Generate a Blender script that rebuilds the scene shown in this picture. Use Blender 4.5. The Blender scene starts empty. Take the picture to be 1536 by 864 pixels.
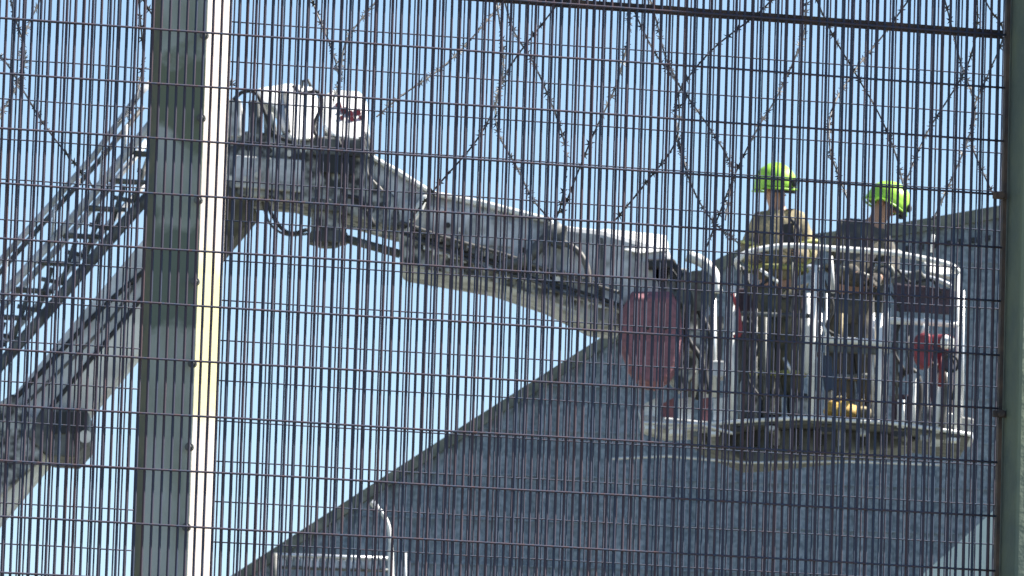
import bpy, bmesh, math, random
from mathutils import Vector, Matrix
random.seed(7)
R = math.radians
S = bpy.context.scene
C = S.collection

# ------------------------------------------------------------------ camera
F = 11000.0                      # focal length in photo pixels
TH = R(8.1); RL = 0.030; PSI = R(12.9)
r0 = Vector((1, 0, 0)); u0 = Vector((0, -math.sin(TH), math.cos(TH))); fw = Vector((0, math.cos(TH), math.sin(TH)))
rt = r0 * math.cos(RL) + u0 * math.sin(RL)
up = u0 * math.cos(RL) - r0 * math.sin(RL)
EYE = Vector((0, 0, 1.6))
cam = bpy.data.cameras.new('camera'); co = bpy.data.objects.new('camera', cam); C.objects.link(co)
co.matrix_world = Matrix.Translation(EYE) @ Matrix((rt, up, -fw)).transposed().to_4x4()
cam.sensor_width = 36; cam.lens = 36 * F / 1536; cam.clip_start = 0.1; cam.clip_end = 6000
cam.dof.use_dof = True; cam.dof.focus_distance = 13.0; cam.dof.aperture_fstop = 75
S.camera = co

def P(px, py, Y):
    d = rt * (px - 768) + up * (432 - py) + fw * F
    return EYE + d * (Y / d.y)

# ------------------------------------------------------------------ materials
def mat(name, col, rough=.6, metal=0., col2=None, scale=8., bump=0., bscale=40., spec=.4, detail=6, stretch=(1, 1, 1), lo=.4, hi=.65):
    m = bpy.data.materials.new(name); m.use_nodes = True
    nt = m.node_tree; b = nt.nodes['Principled BSDF']
    b.inputs['Roughness'].default_value = rough; b.inputs['Metallic'].default_value = metal
    b.inputs['Specular IOR Level'].default_value = spec
    b.inputs['Base Color'].default_value = (*col, 1)
    tc = nt.nodes.new('ShaderNodeTexCoord'); mp = nt.nodes.new('ShaderNodeMapping')
    mp.inputs['Scale'].default_value = stretch
    nt.links.new(tc.outputs['Object'], mp.inputs['Vector'])
    if col2:
        n = nt.nodes.new('ShaderNodeTexNoise'); n.inputs['Scale'].default_value = scale; n.inputs['Detail'].default_value = detail
        cr = nt.nodes.new('ShaderNodeValToRGB')
        cr.color_ramp.elements[0].position = lo; cr.color_ramp.elements[0].color = (*col, 1)
        cr.color_ramp.elements[1].position = hi; cr.color_ramp.elements[1].color = (*col2, 1)
        nt.links.new(mp.outputs[0], n.inputs['Vector']); nt.links.new(n.outputs['Fac'], cr.inputs[0])
        nt.links.new(cr.outputs[0], b.inputs['Base Color'])
    if bump:
        n2 = nt.nodes.new('ShaderNodeTexNoise'); n2.inputs['Scale'].default_value = bscale; n2.inputs['Detail'].default_value = 4
        bp = nt.nodes.new('ShaderNodeBump'); bp.inputs['Strength'].default_value = bump; bp.inputs['Distance'].default_value = .02
        nt.links.new(mp.outputs[0], n2.inputs['Vector']); nt.links.new(n2.outputs['Fac'], bp.inputs['Height'])
        nt.links.new(bp.outputs[0], b.inputs['Normal'])
    return m
M = {}
M['wire'] = mat('coated_wire', (.045, .060, .098), .7, 0, (.088, .056, .062), 6, stretch=(30, 30, .6), spec=.1, lo=.35, hi=.7)
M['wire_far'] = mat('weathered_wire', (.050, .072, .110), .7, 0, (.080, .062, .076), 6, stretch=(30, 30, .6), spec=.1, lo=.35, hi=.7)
M['rail'] = mat('rusty_rail', (.06, .05, .05), .7, 0, (.13, .09, .07), 25, spec=.2, bump=.3)
M['razor'] = mat('razor_steel', (.05, .052, .055), .55, .2, (.03, .03, .03), 30)
M['post_dark'] = mat('dark_green_coated_steel', (.17, .20, .145), .7, 0, (.12, .15, .13), 12, bump=.15, bscale=60, spec=.2)
M['white'] = mat('white_paint', (.72, .72, .70), .45, 0, (.50, .50, .48), 5, lo=.45, hi=.7)
M['grey_paint'] = mat('weathered_grey_paint', (.55, .56, .58), .5, 0, (.20, .20, .19), 7, bump=.15, bscale=12, lo=.4, hi=.68)
M['pale_paint'] = mat('pale_boom_paint', (.68, .69, .69), .5, 0, (.42, .42, .41), 3, bump=.1, bscale=12)
M['rust_casting'] = mat('brown_cast_steel', (.09, .085, .06), .7, .1, (.04, .035, .03), 9, bump=.2, bscale=14)
M['grime'] = mat('grimy_machine_metal', (.40, .40, .38), .5, .1, (.03, .03, .03), 13, bump=.3, bscale=14, lo=.38, hi=.6)
M['dgrey'] = mat('dark_grey_metal', (.12, .125, .12), .55, .1, (.04, .04, .04), 11, bump=.2, bscale=14)
M['black'] = mat('black_rubber', (.02, .02, .022), .6)
M['alu'] = mat('bare_aluminium', (.62, .63, .65), .35, .5, (.45, .45, .45), 8)
M['maroon'] = mat('maroon_canvas', (.25, .11, .13), .8, 0, (.17, .08, .095), 30, bump=.3, bscale=25)
M['red'] = mat('red_paint', (.26, .035, .045), .5, 0, (.10, .02, .03), 12)
M['helmet'] = mat('lime_helmet_shell', (.31, .58, .06), .4, 0, (.24, .50, .05), 8)
M['tan'] = mat('tan_turnout_cloth', (.30, .25, .15), .85, 0, (.10, .09, .06), 9, bump=.5, bscale=14)
M['navy'] = mat('dark_turnout_cloth', (.05, .05, .052), .85, 0, (.13, .115, .085), 9, bump=.5, bscale=14)
M['dark_tan'] = mat('dirty_turnout_trousers', (.13, .12, .08), .85, 0, (.04, .045, .04), 9, bump=.5, bscale=14)
M['glove'] = mat('dark_work_glove', (.07, .06, .05), .8, 0, (.03, .03, .03), 20)
M['stripe'] = mat('lime_reflective_tape', (.40, .42, .14), .5, 0, (.2, .2, .1), 20)
M['band_grey'] = mat('grey_reflective_tape', (.22, .22, .20), .5)
M['skin'] = mat('skin', (.35, .2, .14), .6)
M['yellow'] = mat('yellow_bag_cloth', (.55, .36, .08), .7, 0, (.32, .2, .06), 12, bump=.4)
M['panel'] = mat('dark_plum_mesh_cloth', (.07, .045, .06), .85, 0, (.04, .035, .05), 30)
M['blue'] = mat('dark_blue_cloth', (.04, .055, .09), .8)
M['hose'] = mat('hose_rubber', (.05, .05, .05), .5, 0, (.14, .13, .12), 10)

# ------------------------------------------------------------------ helpers
def tag(o, label=None, cat=None, group=None, kind=None):
    if label: o['label'] = label
    if cat: o['category'] = cat
    if group: o['group'] = group
    if kind: o['kind'] = kind
    return o
def empty(name, loc, label=None, cat=None, group=None):
    o = bpy.data.objects.new(name, None); C.objects.link(o); o.location = loc; o.empty_display_size = .2
    return tag(o, label, cat, group)
def wloc(o):
    v = Vector((0, 0, 0))
    while o is not None:
        v = v + o.location; o = o.parent
    return v
def link(name, bm, m, parent=None, smooth=False, bevel=0):
    # one mesh object from one bmesh
    me = bpy.data.meshes.new(name)
    if parent is not None:
        bmesh.ops.translate(bm, vec=-wloc(parent), verts=bm.verts)
    if bevel:
        bmesh.ops.remove_doubles(bm, verts=bm.verts, dist=1e-5)
    bm.normal_update()
    bmesh.ops.recalc_face_normals(bm, faces=bm.faces)
    bm.to_mesh(me); bm.free()
    if smooth:
        for p in me.polygons: p.use_smooth = True
    for mm in (m if isinstance(m, list) else [m]): me.materials.append(mm)
    o = bpy.data.objects.new(name, me); C.objects.link(o)
    if parent is not None: o.parent = parent
    if bevel:
        md = o.modifiers.new('bevel', 'BEVEL'); md.width = bevel; md.segments = 2; md.limit_method = 'ANGLE'
    return o
def NB(): return bmesh.new()
def tube(bm, pts, rad, n=8, closed=False):
    pts = [Vector(p) for p in pts]; rings = []; N = len(pts)
    prev = None
    for i, p in enumerate(pts):
        if closed: t = pts[(i + 1) % N] - pts[i - 1]
        else: t = pts[min(i + 1, N - 1)] - pts[max(i - 1, 0)]
        if t.length < 1e-9: t = Vector((0, 0, 1))
        t.normalize()
        if prev is None:
            a = Vector((0, 1, 0)) if abs(t.y) < .9 else Vector((1, 0, 0))
            prev = (a - t * a.dot(t)).normalized()
        else:
            prev = (prev - t * prev.dot(t)).normalized()
        b = t.cross(prev)
        r = rad[i] if isinstance(rad, (list, tuple)) else rad
        rings.append([bm.verts.new(p + prev * (r * math.cos(2 * math.pi * k / n)) + b * (r * math.sin(2 * math.pi * k / n))) for k in range(n)])
    M_ = N if closed else N - 1
    for i in range(M_):
        A = rings[i]; B = rings[(i + 1) % N]
        for k in range(n):
            bm.faces.new((A[k], A[(k + 1) % n], B[(k + 1) % n], B[k]))
    if not closed:
        bm.faces.new(rings[0][::-1]); bm.faces.new(rings[-1])
def smoothpts(pts, n=8):
    pts = [Vector(p) for p in pts]
    Q = [pts[0] * 2 - pts[1]] + pts + [pts[-1] * 2 - pts[-2]]
    out = []
    for i in range(1, len(Q) - 2):
        a, b, c, d = Q[i - 1:i + 3]
        for k in range(n):
            t = k / n
            out.append(.5 * ((2 * b) + (c - a) * t + (2 * a - 5 * b + 4 * c - d) * t * t + (3 * b - a - 3 * c + d) * t ** 3))
    out.append(pts[-1]); return out
def prism(bm, pxs, Y, dep, mi=0, tilt=0):
    """polygon outline at depth Y, given its real thickness dep; tilt leans its face back towards the top"""
    yb = max(y for x, y in pxs); yt = min(y for x, y in pxs)
    f = [bm.verts.new(P(x, y, Y + tilt * (yb - y) / (yb - yt))) for x, y in pxs]; b = [bm.verts.new(Vector((v.co.x, Y + dep, v.co.z))) for v in f]
    n = len(f); fs = [bm.faces.new(f), bm.faces.new(b[::-1])]
    for i in range(n): fs.append(bm.faces.new((f[i], b[i], b[(i + 1) % n], f[(i + 1) % n])))
    for q in fs: q.material_index = mi
def box(bm, c, s, rot=None):
    g = bmesh.ops.create_cube(bm, size=1)
    for v in g['verts']:
        q = Vector((v.co.x * s[0], v.co.y * s[1], v.co.z * s[2]))
        if rot is not None: q = rot @ q
        v.co = q + Vector(c)
def ball(bm, c, s, seg=20, rot=None):
    g = bmesh.ops.create_uvsphere(bm, u_segments=seg, v_segments=seg * 2 // 3, radius=1)
    for v in g['verts']:
        q = Vector((v.co.x * s[0], v.co.y * s[1], v.co.z * s[2]))
        if rot is not None: q = rot @ q
        v.co = q + Vector(c)
    return g['verts']
def cyl(bm, a, b, r, n=20):
    tube(bm, [a, b], r, n)

# ------------------------------------------------------------------ world and sun
ts = Vector((.99, .10, 0)).normalized(); EL = R(50)
tosun = Vector((ts.x * math.cos(EL), ts.y * math.cos(EL), math.sin(EL)))
w = bpy.data.worlds.new('World'); S.world = w; w.use_nodes = True
nt = w.node_tree; bg = nt.nodes['Background']
sk = nt.nodes.new('ShaderNodeTexSky'); sk.sky_type = 'NISHITA'; sk.sun_disc = False
sk.sun_elevation = EL; sk.sun_rotation = math.atan2(ts.x, ts.y)
sk.altitude = 0; sk.air_density = 1.0; sk.dust_density = .2; sk.ozone_density = 3.0
nt.links.new(sk.outputs[0], bg.inputs[0]); bg.inputs[1].default_value = .06
sl = bpy.data.lights.new('sun', 'SUN'); sl.energy = 5.0; sl.angle = R(.5); sl.color = (1, .95, .86)
so = bpy.data.objects.new('sun', sl); C.objects.link(so); so.rotation_euler = tosun.to_track_quat('Z', 'Y').to_euler()
S.view_settings.view_transform = 'Standard'; S.view_settings.look = 'None'
S.view_settings.exposure = 1.65; S.view_settings.gamma = 1

# ------------------------------------------------------------------ ground
bm = NB(); v = [bm.verts.new(p) for p in ((-3000, -3000, 0), (3000, -3000, 0), (3000, 3000, 0), (-3000, 3000, 0))]; bm.faces.new(v)
tag(link('ground', bm, mat('gravel_ground', (.13, .135, .115), .9, 0, (.07, .08, .055), .6, bump=.4, bscale=20)), kind='structure')

# ------------------------------------------------------------------ mesh fences
A = Vector((math.cos(PSI), math.sin(PSI), 0))
NRM = Vector((-math.sin(PSI), math.cos(PSI), 0))      # away from camera
def plane_pt(px, py, O):
    """where the ray through a pixel meets the fence plane through O"""
    d = rt * (px - 768) + up * (432 - py) + fw * F
    t = (O - EYE).dot(NRM) / d.dot(NRM)
    return EYE + d * t
def wires(name, O, i0, i1, sx, zlo, zhi, rad, m, parent, jit=.00022):
    bm = NB()
    for i in range(i0, i1 + 1):
        b = O + A * (i * sx); pts = []
        z = zlo; ph = random.uniform(0, 6)
        o = random.gauss(0, jit)
        nseg = 22
        for k in range(nseg + 1):
            z = zlo + (zhi - zlo) * k / nseg
            d = o + jit * .9 * math.sin(k * 1.3 + ph) 
            pts.append(Vector((b.x + A.x * d, b.y + A.y * d, z)))
        tube(bm, pts, rad, 6)
    return link(name, bm, m, parent, smooth=True)
def rows(name, O, j0, j1, sz, s0, s1, rad, m, parent, off):
    bm = NB()
    for j in range(j0, j1 + 1):
        pts = []; ph = random.uniform(0, 6)
        for k in range(15):
            s = s0 + (s1 - s0) * k / 14
            q = O + A * s + NRM * off
            pts.append(Vector((q.x, q.y, O.z - j * sz + .0005 * math.sin(k * 1.7 + ph))))
        tube(bm, pts, rad, 6)
    return link(name, bm, m, parent, smooth=True)

YF = 10.62; YR = 14.42
OF = P(319.2, 50, YF - .09)
SX = .0127; SZ = 82.5 * YF / F / math.cos(TH) * 1.0
ff = empty('mesh_fence', (OF.x, OF.y, 0), 'front anti climb mesh fence of dark close set wires under a thick rusty rail', 'fence')
ie = int(((plane_pt(1503, 430, OF) - OF).dot(A)) / SX)
zt = OF.z + 6 * SZ + .04
wires('vertical_wires', OF, -60, ie, SX, .05, zt, .00225, M['wire'], ff)
jmax = int((OF.z - .06) / SZ)
e1 = (plane_pt(1500, 430, OF) - OF).dot(A)
rows('horizontal_wires', OF, -6, jmax, SZ, -60 * SX - .01, e1, .0017, M['wire'], ff, -.0035)
# rail behind the wires
bm = NB()
a = plane_pt(1130, 24, OF) + NRM * .012; 
for s0, s1 in ((-1.9, (plane_pt(1506, 50, OF) - a).dot(A)),):
    p0 = a + A * s0; p1 = a + A * s1
    z = a.z + .0005
    hh = .0064; dd = .02
    vs = [[bm.verts.new(q + NRM * dy + Vector((0, 0, z - q.z + dz))) for dy, dz in ((-.006, -hh), (-.006, hh), (dd, hh), (dd, hh - .003), (-.003, hh - .003), (-.003, -hh))] for q in [p0 + (p1 - p0) * k / 40 for k in range(41)]]
    for r_ in vs:
        dz = random.uniform(-.0006, .0006)
        for q in r_: q.co.z += dz
    for k in range(40):
        for c in range(6): bm.faces.new((vs[k][c], vs[k][(c + 1) % 6], vs[k + 1][(c + 1) % 6], vs[k + 1][c]))
    bm.faces.new(vs[0]); bm.faces.new(vs[-1][::-1])
link('angle_rail', bm, M['rail'], ff)
# flat bar by the right post
q = plane_pt(1503, 432, OF)
bm = NB(); rotz = Matrix.Rotation(PSI, 3, 'Z')
box(bm, (q.x, q.y, zt / 2), (.0055, .012, zt), rotz)
link('edge_bar', bm, M['rail'], ff)
for py in (-30, 295, 622):
    q = plane_pt(1497, py, OF) - NRM * .010
    bm = NB(); box(bm, q, (.022, .006, .010), rotz); cyl(bm, q - NRM * .002, q - NRM * .010, .006, 6)
    link('clamp', bm, M['rail'], ff, bevel=.001)
# right post, in front of the wires' ends
q = plane_pt(1509.5, 432, OF)
bm = NB(); c = q + A * .05 - NRM * .02
box(bm, (c.x, c.y, 2.3), (.10, .10, 4.6), rotz)
rp = link('post', bm, M['post_dark'], ff, bevel=.006)

# rear fence: post plus a panel to each side
rf = empty('mesh_fence', (*P(270, 432, YR).xy, 0), 'rear anti climb mesh fence behind the pale post with a sunlit edge', 'fence')
ORr = P(361.7, 0, YR); ORr.z = P(344, 33.5, YR).z
SZR = 60.6 * YR / F / math.cos(TH)
sE = (plane_pt(1560, 400, ORr) - ORr).dot(A)
sB = (plane_pt(322, 400, ORr) - ORr).dot(A)
ztr = 5.0
i0 = math.ceil(sB / SX) ; i1 = int(sE / SX)
wires('vertical_wires', ORr, i0, i1 + 20, SX, .05, ztr, .00190, M['wire_far'], rf)
rows('horizontal_wires', ORr, -int((ztr - ORr.z) / SZR), int((ORr.z - .06) / SZR), SZR, sB - .02, sE + .27, .0015, M['wire_far'], rf, -.003)
OL = P(140, 20 + 160 / 9.6, YR - .11) ; OL = plane_pt(140, 97.8, ORr)
sL = (plane_pt(222, 400, ORr) - OL).dot(A)
wires('vertical_wires', OL, -60, int(sL / SX), SX, .05, ztr, .00190, M['wire_far'], rf)
rows('horizontal_wires', OL, -int((ztr - OL.z) / SZR), int((OL.z - .06) / SZR), SZR, -60 * SX, sL + .01, .0015, M['wire_far'], rf, -.003)

# pale post: flat steel column whose narrow right face catches the sun
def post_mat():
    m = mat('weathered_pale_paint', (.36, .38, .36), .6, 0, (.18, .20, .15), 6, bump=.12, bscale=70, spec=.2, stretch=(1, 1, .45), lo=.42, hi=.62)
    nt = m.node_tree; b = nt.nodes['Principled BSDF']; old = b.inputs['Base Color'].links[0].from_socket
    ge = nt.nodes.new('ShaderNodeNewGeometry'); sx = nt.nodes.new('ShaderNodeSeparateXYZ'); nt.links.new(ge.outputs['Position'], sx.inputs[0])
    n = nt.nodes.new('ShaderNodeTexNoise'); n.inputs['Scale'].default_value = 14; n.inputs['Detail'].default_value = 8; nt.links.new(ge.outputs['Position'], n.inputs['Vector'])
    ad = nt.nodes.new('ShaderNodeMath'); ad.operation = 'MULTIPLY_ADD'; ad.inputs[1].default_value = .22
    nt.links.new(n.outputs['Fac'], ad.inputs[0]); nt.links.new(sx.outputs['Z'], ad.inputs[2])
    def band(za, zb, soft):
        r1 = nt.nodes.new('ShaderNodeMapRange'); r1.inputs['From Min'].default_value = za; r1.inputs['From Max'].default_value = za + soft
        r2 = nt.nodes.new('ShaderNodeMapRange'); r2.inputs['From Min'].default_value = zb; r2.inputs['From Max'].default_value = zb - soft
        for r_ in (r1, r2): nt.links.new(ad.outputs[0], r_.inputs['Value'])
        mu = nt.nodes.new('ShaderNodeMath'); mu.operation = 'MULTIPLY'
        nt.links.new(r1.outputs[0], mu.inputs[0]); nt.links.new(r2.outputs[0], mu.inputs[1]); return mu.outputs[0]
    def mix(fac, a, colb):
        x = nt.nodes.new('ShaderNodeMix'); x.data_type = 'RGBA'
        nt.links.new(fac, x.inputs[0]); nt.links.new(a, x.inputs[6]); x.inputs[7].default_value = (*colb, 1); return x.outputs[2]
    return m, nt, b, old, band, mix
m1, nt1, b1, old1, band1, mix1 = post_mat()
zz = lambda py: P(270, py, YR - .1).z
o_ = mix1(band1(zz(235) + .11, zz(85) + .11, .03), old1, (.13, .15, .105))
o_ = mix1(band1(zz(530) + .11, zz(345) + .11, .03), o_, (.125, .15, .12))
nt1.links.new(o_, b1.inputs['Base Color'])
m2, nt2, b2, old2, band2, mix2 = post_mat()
# sunlit face: lighter, warmer copy of the post paint, with a yellow length
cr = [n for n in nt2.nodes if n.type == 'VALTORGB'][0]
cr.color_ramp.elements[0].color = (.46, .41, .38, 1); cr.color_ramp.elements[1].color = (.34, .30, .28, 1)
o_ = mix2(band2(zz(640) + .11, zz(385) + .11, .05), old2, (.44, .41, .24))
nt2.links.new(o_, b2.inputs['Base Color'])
m3 = mat('olive_edge', (.14, .135, .085), .8, 0, (.10, .11, .08), 30)
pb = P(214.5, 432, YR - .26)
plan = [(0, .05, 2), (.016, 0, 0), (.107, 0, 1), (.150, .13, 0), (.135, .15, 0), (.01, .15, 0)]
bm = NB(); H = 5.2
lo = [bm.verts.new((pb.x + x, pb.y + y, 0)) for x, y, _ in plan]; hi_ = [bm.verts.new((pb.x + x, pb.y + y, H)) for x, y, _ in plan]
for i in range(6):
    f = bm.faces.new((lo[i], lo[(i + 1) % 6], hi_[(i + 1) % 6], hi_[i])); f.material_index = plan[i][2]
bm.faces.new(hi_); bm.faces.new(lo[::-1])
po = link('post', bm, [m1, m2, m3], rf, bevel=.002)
k = 0
for py in (-50, 72, 195, 317, 438, 560, 684, 803, 925):
    z = P(290, py, YR - .12).z
    c = Vector((pb.x + .103, pb.y - .003, z))
    bm = NB(); cyl(bm, c, c + Vector((-.002, -.008, 0)), .0085, 12)
    cyl(bm, c + Vector((-.002, -.008, 0)), c + Vector((-.004, -.017, 0)), .006, 6)
    link('bolt', bm, M['dgrey'], po)

# ------------------------------------------------------------------ razor wire
strands = [
 [(10, -60), (18, 10), (36, 70), (33, 110), (5, 165), (-30, 210)],
 [(-20, 70), (10, 95), (65, 185), (120, 255), (140, 280)],
 [(75, -40), (60, 0), (35, 60), (33, 130)],
 [(205, -60), (208, 0), (214, 70), (214, 100), (200, 160), (175, 185)],
 [(185, -50), (228, 22), (262, 80), (330, 115), (352, 128)],
 [(455, -50), (468, 0), (498, 75), (510, 120)],
 [(590, -50), (565, 0), (520, 60), (510, 120), (500, 150)],
 [(775, -30), (740, 20), (670, 95), (600, 145), (565, 175)],
 [(738, -60), (745, 0), (755, 90), (745, 150), (715, 210), (655, 280), (615, 330)],
 [(745, -50), (768, 40), (798, 90), (823, 145), (843, 200), (850, 240), (843, 300), (833, 332)],
 [(860, -40), (833, 10), (768, 95), (745, 150), (748, 200), (775, 250), (800, 300), (826, 330)],
 [(945, -60), (943, 10), (943, 55), (923, 130), (893, 195), (868, 255), (843, 320)],
 [(925, -50), (953, 20), (983, 80), (1013, 120), (1063, 190), (1088, 230), (1098, 260), (1088, 330)],
 [(960, -50), (983, 25), (998, 85), (1016, 130), (1014, 210), (968, 275), (923, 330)],
 [(1180, -40), (1148, 10), (1068, 75), (1018, 140), (1015, 190), (1028, 250)],
 [(1014, 205), (1038, 280), (1068, 330), (1108, 365)],
 [(1215, -60), (1208, 20), (1203, 60), (1168, 140), (1138, 190), (1103, 260), (1060, 370)],
 [(1200, -60), (1243, 40), (1283, 110), (1318, 170), (1343, 230), (1354, 275)],
 [(1400, -50), (1363, 0), (1323, 55), (1283, 105), (1248, 165), (1245, 225), (1253, 250), (1275, 308)],
 [(1465, -40), (1466, 30), (1460, 70), (1443, 115), (1393, 195), (1368, 250), (1355, 285)],
 [(1445, -60), (1483, 10), (1505, 50), (1483, 110), (1460, 165), (1458, 215), (1473, 255), (1490, 292)],
 [(1400, -60), (1420, 10), (1440, 90), (1462, 160), (1450, 215), (1400, 330)],
]
c0 = P(768, -60, 15.2)
rz = empty('razor_wire_coil', (c0.x, c0.y + .1, c0.z), 'barbed razor wire coil crossing in loops against the sky along the fence top', 'razor wire')
for si, st in enumerate(strands):
    n = len(st); ph = random.uniform(0, 3.1)
    pts = []
    for i, (x, y) in enumerate(st):
        Yd = 15.15 + .30 * math.sin(i / max(1, n - 1) * 2.6 + ph)
        pts.append(P(x, y, Yd))
    cur = smoothpts(pts, 8)
    bm = NB(); tube(bm, cur, .0019, 5)
    acc = random.uniform(0, .02); last = cur[0]
    tw = random.uniform(0, 6)
    for a, b in zip(cur, cur[1:]):
        L = (b - a).length; t = (b - a).normalized()
        while acc < L:
            p = a + t * acc
            tw += random.uniform(.3, .9)
            ref = Vector((0, 1, 0)); s = t.cross(ref).normalized(); q = s.cross(t)
            s2 = s * math.cos(tw) + q * math.sin(tw)
            nn = t.cross(s2) * .0006
            bl = random.uniform(.0075, .0105); lw = .0065
            def plate(poly):
                f = [bm.verts.new(c_ + nn) for c_ in poly]; g = [bm.verts.new(c_ - nn) for c_ in poly]
                bm.faces.new(f); bm.faces.new(g[::-1])
                for k2 in range(len(f)): bm.faces.new((f[k2], g[k2], g[(k2 + 1) % len(f)], f[(k2 + 1) % len(f)]))
            plate([p - t * .0035, p - t * lw + s2 * bl, p + t * .001 + s2 * .003, p + t * lw + s2 * bl, p + t * .0035,
                   p + t * lw - s2 * bl, p + t * .001 - s2 * .003, p - t * lw - s2 * bl])
            acc += .026
        acc -= L
    link('wire_loop', bm, M['razor'], rz)

# ------------------------------------------------------------------ aerial platform
YB = 50.0
pg = P(-400, 432, YB)
plat = empty('aerial_work_platform', (pg.x, pg.y, 0), 'grey articulated aerial platform with a railed cage and maroon cover at its end', 'aerial platform')
def part(name, poly, Y, dep, m, bevel=.012, parent=None, tilt=0):
    bm = NB(); prism(bm, poly, Y, dep, 0, tilt); return link(name, bm, m, parent or plat, bevel=bevel)
def pipe(name, pts, Y, rad, m, parent=None, n=8, smooth=True, sm=0):
    q = [P(p[0], p[1], Y + (p[2] if len(p) > 2 else 0)) for p in pts]
    if sm: q = smoothpts(q, sm)
    bm = NB(); tube(bm, q, rad, n); return link(name, bm, m, parent or plat, smooth=smooth)

# lower boom: rises from the lower left to the knuckle, hexagonal section
def beam(name, a, b, prof, Y, m, parent=None, bevel=.008):
    Aw, Bw = P(*a, Y), P(*b, Y); t = (Bw - Aw).normalized(); n_ = Vector((0, -1, 0)).cross(t).normalized()
    if n_.z < 0: n_ = -n_
    bm = NB(); ra = [bm.verts.new(Aw + n_ * h + Vector((0, y, 0))) for h, y in prof]; rb = [bm.verts.new(Bw + n_ * h + Vector((0, y, 0))) for h, y in prof]
    N = len(prof)
    for i in range(N): bm.faces.new((ra[i], ra[(i + 1) % N], rb[(i + 1) % N], rb[i]))
    bm.faces.new(ra); bm.faces.new(rb[::-1])
    return link(name, bm, m, parent or plat, bevel=bevel)
px = 4.6e-3
lb = beam('lower_boom', (-1000, 1908), (350, 288), [(.27, .0), (-.0, 0), (-.19, .13), (-.19, .5), (.0, .62), (.27, .62)], YB, M['pale_paint'])
beam('end_casting', (262, 394), (352, 286), [(.14, -.02), (-.01, -.02), (-.20, .11), (-.20, .5), (.0, .55), (.14, .55)], YB, M['rust_casting'], lb)
beam('wear_strip', (-500, 1308), (300, 348), [(.03, -.02), (-.0, -.02), (-.0, .01), (.03, .01)], YB, M['black'], lb)
# bracket under the lower boom
br = part('pivot_bracket', [(62, 612), (128, 612), (134, 622), (133, 662), (112, 686), (72, 684), (40, 655)], YB - .08, .7, M['dgrey'])
bm = NB()
for x in (78, 92, 106, 118):
    prism(bm, [(x, 618), (x + 8, 618), (x + 8, 650), (x, 650)], YB - .10, .03)
link('cooling_slots', bm, M['black'], br)
bm = NB(); cyl(bm, P(128, 655, YB - .12), P(128, 655, YB + .6), .045, 16); link('pivot_pin', bm, M['alu'], br)
part('lower_cover', [(-60, 640), (20, 590), (60, 640), (60, 690), (-60, 800)], YB - .07, .1, M['grime'], parent=lb)
# hydraulic ram and hoses along the lower boom
pipe('hydraulic_hose', [(-20, 640), (60, 560), (150, 465), (235, 390), (330, 300)], YB - .05, .018, M['black'], sm=5)
pipe('hydraulic_hose', [(-20, 660), (70, 575), (165, 480), (215, 405)], YB - .05, .012, M['hose'], sm=5)
# folding ladder carried over the lower boom
LY = YB + .1
lad = empty('ladder', P(100, 400, LY) - plat.location); lad.parent = plat
pipe('handrail', [(-120, 530), (0, 392), (75, 308), (142, 232), (208, 142), (230, 120)], LY, .022, M['grey_paint'], lad)
pipe('handrail', [(-120, 548), (0, 408), (80, 318), (150, 240), (215, 160)], LY + .5, .018, M['dgrey'], lad)
pipe('ladder_rail', [(-120, 580), (0, 446), (96, 342), (167, 258), (221, 192), (300, 95)], LY, .030, M['grey_paint'], lad)
pipe('ladder_rail', [(-120, 600), (0, 466), (96, 362), (167, 278), (221, 212)], LY + .55, .022, M['grey_paint'], lad)
pipe('ladder_rail', [(-120, 690), (0, 548), (83, 454), (158, 367), (217, 300), (330, 180)], LY, .040, M['dgrey'], lad)
pipe('ladder_rail', [(-120, 670), (0, 520), (83, 428), (158, 342), (217, 276)], LY + .5, .022, M['grey_paint'], lad)
for i in range(9):
    x = -60 + i * 36
    yb = 446 - (x) * 1.135 if x > 0 else 446 - x * 1.1
    pipe('rung', [(x, yb), (x + 36, yb + 3), (x + 70, yb + 5)], LY + .03, .016, M['dgrey'], lad)
    if i < 8: pipe('rung', [(x + 10, yb + 4, .5), (x + 62, yb + 6, .5)], LY, .014, M['dgrey'], lad)
for i in range(7):
    x = -30 + i * 36
    yb = 446 - x * 1.135
    pipe('brace', [(x, yb), (x + 4, yb - 54 + i)], LY, .010, M['grey_paint'], lad)
    pipe('brace', [(x + 36, yb + 3), (x + 14, yb + 70)], LY + .1, .018, M['dgrey'], lad)
    pipe('brace', [(x + 20, yb + 20), (x + 58, yb + 28)], LY + .2, .016, M['dgrey'], lad)

# knuckle between the two booms
kn = part('knuckle', [(336, 200), (372, 196), (470, 206), (552, 196), (566, 240), (560, 262), (600, 300), (598, 345), (520, 322), (440, 300), (336, 292)], YB + .02, .62, M['grime'], bevel=.02)
part('side_plate', [(350, 232), (455, 240), (452, 288), (350, 280)], YB - .03, .04, M['grey_paint'], parent=kn)
part('side_plate', [(470, 205), (548, 208), (556, 236), (470, 232)], YB - .03, .04, M['dgrey'], parent=kn)
part('recess', [(478, 230), (534, 236), (530, 262), (482, 258)], YB - .035, .03, M['black'], bevel=.004, parent=kn)
hs = part('housing', [(384, 132), (432, 124), (470, 130), (478, 152), (470, 208), (436, 210), (424, 196), (412, 160), (386, 150)], YB - .05, .75, M['white'], bevel=.03, tilt=.5)
part('seam_cover', [(424, 138), (430, 138), (436, 196), (430, 194)], YB - .07, .55, M['dgrey'], parent=hs, bevel=.003, tilt=.42)
h2 = part('housing', [(482, 146), (498, 134), (540, 136), (550, 152), (553, 190), (545, 210), (498, 204), (484, 190)], YB - .05, .75, M['white'], bevel=.03, tilt=.5)
bm = NB()
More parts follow.
